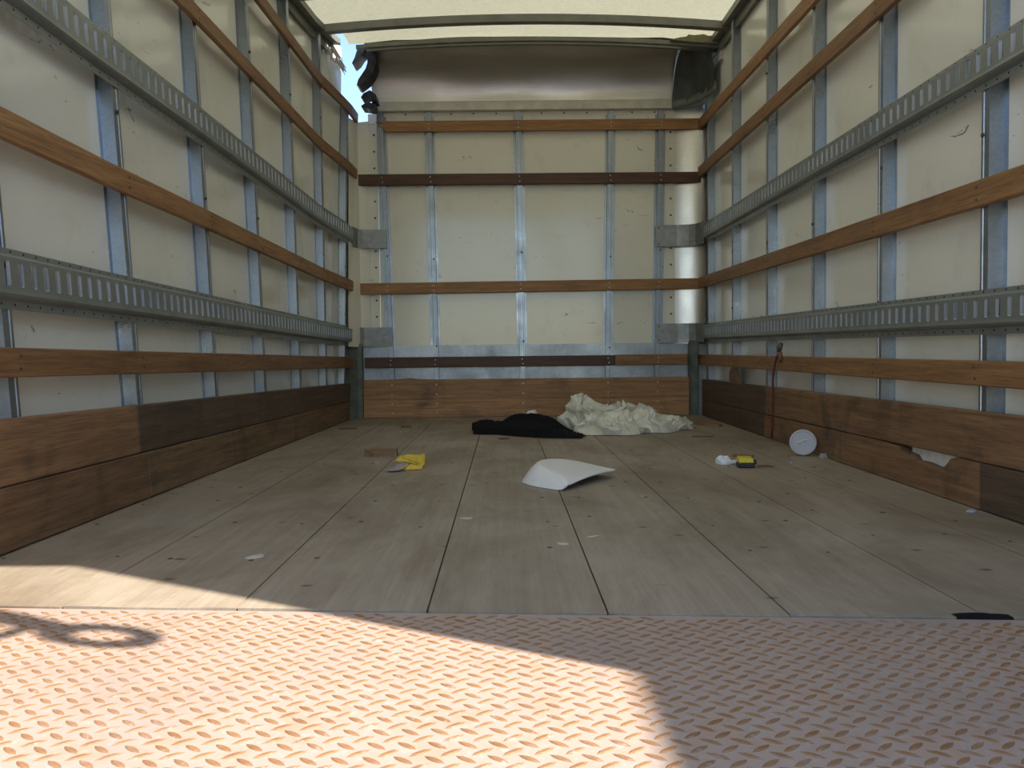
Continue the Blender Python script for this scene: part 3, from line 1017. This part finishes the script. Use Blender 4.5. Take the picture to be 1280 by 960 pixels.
# wood offcuts
def offcut(name, label, loc, sx, sy, h, rot, mat, seed, group='wood scraps on the floor', taper=.8):
    rnd = random.Random(seed)
    out = [(-sx, -sy*.7), (-sx*.4, -sy), (sx*.5, -sy*.95), (sx, -sy*taper), (sx*.97, sy*.2), (sx*.8, sy*taper), (-sx*.2, sy), (-sx*.85, sy*.85), (-sx*1.02, sy*.1)]
    out = [(a*rnd.uniform(.94, 1.04), b*rnd.uniform(.9, 1.05)) for a, b in out]
    n = len(out); hs = [h*rnd.uniform(.75, 1.1) for _ in out]
    v = [(a, b, .0005) for a, b in out]+[(a*.97, b*.94, hh) for (a, b), hh in zip(out, hs)]
    f = [tuple(range(n-1, -1, -1)), tuple(range(n, 2*n))]+[(k, (k+1) % n, (k+1) % n+n, k+n) for k in range(n)]
    o = mesh(name, v, f, mat); o.location = loc; o.rotation_euler = (0, 0, rot)
    return tag(o, label, 'wood scrap', group)
offcut('wood_offcut', 'thick brown wood offcut beside the yellow wrapper', (-.56, 3.50, 0), .075, .050, .030, -.10, CHIPWOOD, 1)
offcut('wood_offcut', 'long flat wood offcut lying by the right kick board', (1.185, 4.76, 0), .115, .035, .020, -1.05, CHIPWOOD, 2)
offcut('wood_offcut', 'thin dark wood splinter near the far left corner', (-.97, 4.80, 0), .055, .012, .006, .15, KICK_YD, 3)
offcut('wood_offcut', 'pale wood chip near the front wall on the left', (-.625, 4.83, 0), .030, .022, .014, -.3, CHIPWOOD, 4)
offcut('wood_offcut', 'thin curled wood sliver behind the yellow block', (.97, 3.31, 0), .042, .012, .012, -.5, CHIPWOOD, 5)
offcut('wood_offcut', 'slender dark splinter right of the white sheeting', (1.0, 4.12, 0), .055, .010, .005, -.25, KICK_YD, 6)
offcut('wood_offcut', 'dark splinter lying on the floor left of the black mat', (-.03, 4.12, 0), .030, .008, .005, .2, KICK_YD, 8)

# yellow wrapper: crumpled foil packet with folded yellow flaps
YEL = simple('yellow_print', (.62, .42, .035), .35, 0, .2, 40)
SILV = simple('foil_silver', (.50, .47, .50), .25, .5, .2, 40)
wr = tag(empty('snack_wrapper', (-.40, 3.08, 0)), 'torn yellow and silver wrapper lying on a floor seam', 'wrapper')
def crump(name, outline, zf, mat, parent, th=.002):
    n = len(outline); cx = sum(a for a, b in outline)/n; cy = sum(b for a, b in outline)/n
    v = [(cx, cy, zf(cx, cy)+.004)]
    for k in (.5, 1.0):
        v += [(cx+(a-cx)*k, cy+(b-cy)*k, zf(cx+(a-cx)*k, cy+(b-cy)*k)+.006*noise.noise(Vector((a*60, b*60, k*3)))) for a, b in outline]
    f = [(0, 1+i, 1+(i+1) % n) for i in range(n)]+[(1+i, 1+n+i, 1+n+(i+1) % n, 1+(i+1) % n) for i in range(n)]
    v = [(a, b, max(.0025, c)) for a, b, c in v]
    o = mesh(name, v, f, mat, parent)
    so = o.modifiers.new('solid', 'SOLIDIFY'); so.thickness = th; so.offset = 1
    return o
def standing(name, outline, y0, lean, mat, curve):
    m = MB()
    m.prism(lambda a, b, p: Vector((a, y0+lean*b+curve*math.sin(a*45)+p, b)), outline, 0, .0025)
    return m.build(name, mat, wr)
standing('upper_flap', [(-.048, .030), (-.030, .046), (.000, .050), (.045, .046), (.066, .052), (.067, .012), (.050, .006), (.030, .010), (.012, .020), (-.012, .026), (-.034, .026)], .010, .9, YEL, .012)
standing('lower_flap', [(-.025, .0012), (.062, .004), (.068, .022), (.045, .016), (.020, .020), (-.005, .013)], -.045, 1.2, YEL, .006)
crump('foil_lining', [(-.066, -.085), (-.045, -.098), (-.018, -.085), (.0, -.05), (.01, .0), (-.035, .01), (-.05, -.03)], lambda x, y: .006+.016*max(0, (y+.09)*8), SILV, wr)

# cluster on the right: white tissue, pale stick, yellow and black block
TISSUE = simple('white_tissue', (.80, .83, .86), .7, 0, .06, 30)
tis = scrap('paper_tissue', 'crumpled white paper tissue left of the yellow and black block', 'tissue', (.838, 3.13, 0), .036, .04, .030, TISSUE, .2, 12, n=11, curl=.01)
m = MB(); m.tube([(-.035, 0, .008), (.0, .004, .010), (.035, .0, .009)], [.007, .008, .006], 7)
o = m.build('plastic_tube', CREAM); o.location = (.878, 3.10, 0); o.rotation_euler = (0, 0, -.1)
tag(o, 'short pale tube between the white tissue and the yellow block', 'tube')
blk = tag(empty('yellow_block', (.893, 3.02, 0)), 'small yellow block with a black base on the right floor boards', 'block')
blk.rotation_euler = (0, 0, -.06)
BLK = simple('black_plastic', (.02, .02, .02), .5)
YEL2 = simple('yellow_plastic', (.66, .52, .05), .4, 0, .12, 25)
m = MB(); m.box(-.030, .030, -.028, .028, .0005, .020); m.build('base', BLK, blk, bevel=.004)
m = MB(); m.add([(-.028, -.024, .0195), (.028, -.024, .0195), (.028, .026, .0195), (-.028, .026, .0195), (-.027, -.012, .040), (.027, -.016, .036), (.027, .026, .040), (-.027, .026, .042)],
                [(0, 3, 2, 1), (4, 5, 6, 7), (0, 1, 5, 4), (1, 2, 6, 5), (2, 3, 7, 6), (3, 0, 4, 7)])
m.build('cover', YEL2, blk, bevel=.003)
m = MB(); m.box(.029, .040, -.010, .012, .012, .030); m.build('clip', BLK, blk, bevel=.002)
m = MB(); m.tube([(-.03, 0, .006), (.0, 0, .007), (.034, .004, .004)], [.004, .0045, .003], 6)
o = m.build('thin_stick', CHIPWOOD); o.location = (.966, 3.01, 0); tag(o, 'thin pale stick right of the yellow block', 'stick')

# round translucent lid leaning on the right wall
def lid_mat():
    m, nt, b = new_mat('frosted_lid')
    n = N(nt)
    b.inputs['Base Color'].default_value = (.43, .41, .42, 1)
    b.inputs['Roughness'].default_value = .35
    n.link(n.bump(n.noise(n.coords(), 60, 3), .1, .003), b.inputs['Normal'])
    return m
LID = lid_mat()
lid = tag(empty('container_lid', (1.228, 3.335, .0565)), 'round frosted plastic container lid leaning against the right kick boards', 'lid')
R = .0555
prf = [(0, .0), (R*.80, .0), (R*.82, .004), (R*.93, .0045), (R*.97, .003), (R, -.004), (R, -.016), (R*.965, -.016), (R*.94, -.004), (R*.80, -.004), (0, -.004)]
NS = 40; v = []; f = []
for k in range(NS):
    a = 2*math.pi*k/NS
    for r_, h in prf: v.append((r_*math.cos(a), r_*math.sin(a), h))
K = len(prf)
for k in range(NS):
    for j in range(K-1):
        f.append((k*K+j, k*K+j+1, ((k+1) % NS)*K+j+1, ((k+1) % NS)*K+j))
disc = mesh('disc', v, f, LID, lid, smooth=False)
m = MB(); m.tube([(-.022, -.002, .002), (-.004, .0, .004), (.006, .010, .004), (.020, .012, .002)], .0028, 6)
m.build('moulded_mark', simple('lid_mark', (.7, .7, .7), .4), lid)
# face toward the camera and a little up, top tipped to the wall
nrm = Vector((-.42, -.88, .18)).normalized()
lid.rotation_euler = nrm.to_track_quat('Z', 'Y').to_euler()

STONE = simple('grey_stone', (.33, .30, .28), .85, 0, .25, 40)
scrap('pebble', 'pale grey crumpled lump beside the round lid', 'debris', (1.285, 3.26, 0), .030, .022, .020, STONE, .4, 21)
scrap('pebble', 'tiny dark pebble in front of the round lid', 'debris', (1.10, 3.11, 0), .012, .010, .010, STONE, .4, 22)
scrap('pebble', 'small blue grey crumb by the near right kick board', 'debris', (1.245, 2.14, 0), .022, .014, .008, simple('blue_grey_crumb', (.34, .36, .42), .7), .4, 23)
FL_W = simple('white_flake', (.50, .46, .41), .8)
for i, (x, y, sx, sy, lab) in enumerate([
        (-.119, 2.133, .020, .022, 'whitish flake beside the seam below the wrapper'),
        (.121, 1.832, .015, .018, 'whitish flake left of the near central seam'),
        (.198, 1.905, .022, .010, 'curled whitish sliver right of the near central seam'),
        (-.561, 1.746, .030, .022, 'largest whitish flake on the near left boards'),
        (-.965, 3.86, .022, .016, 'white flake nearest the left kick boards'),
        (-.925, 3.92, .018, .012, 'small white flake right of another by the left kick boards'),
        (-.545, 3.27, .030, .012, 'thin yellowish sliver in front of the wood offcut')]):
    scrap('paper_flake', lab, 'flake', (x, y, 0), sx, sy, .0025, FL_W, .3*i, 40+i, 'pale flakes on the floor')
# dark rag of rubber at the floor joint, right
m = MB(); v = []
for i in range(13):
    t = i/12; x = .73+.09*t; y = joint_y(x)+.002
    h = .004*math.sin(math.pi*t)**.6*(1.0 if t < .65 else .6)
    v += [(x, y-.006, -.003), (x, y-.004, .001+h), (x, y+.010, .001+h*.7), (x, y+.012, .0)]
f = [(4*i+k, 4*i+k+1, 4*i+k+5, 4*i+k+4) for i in range(12) for k in range(3)]
tag(mesh('rubber_strip', v, f, RUBBER), 'black rubber strip curling up at the floor joint on the right', 'strip')

# red cord hanging from the lower right rail
RED = simple('red_cord', (.16, .028, .024), .7)
cr = tag(empty('tie_cord', FR(3.95, 0, .05)), 'red tie cord hanging from the lower right rail to the floor', 'cord')
o0 = Vector(cr.location)
P = lambda y, z, p: FR(y, z, p)-o0
pts = [P(3.80, .475, .060), P(3.815, .435, .062), P(3.86, .405, .062), P(3.885, .36, .064), P(3.90, .30, .066), P(3.915, .24, .060), P(3.93, .15, .058), P(3.94, .06, .056), P(3.945, .008, .058)]
m = MB(); m.tube(pts, .0048, 7); m.build('cord', RED, cr, smooth=True)
m = MB(); m.tube([P(3.80, .478, .058), P(3.80, .46, .064), P(3.815, .435, .064)], [.010, .013, .010], 8); m.build('hook', simple('hook_steel', (.12, .10, .09), .5, .4), cr, smooth=True)
m = MB(); m.tube([P(3.80, .435, .063), P(3.795, .41, .064), P(3.81, .385, .062)], [.010, .012, .004], 7); m.build('knot', simple('frayed_knot', (.25, .10, .05), .8), cr, smooth=True)
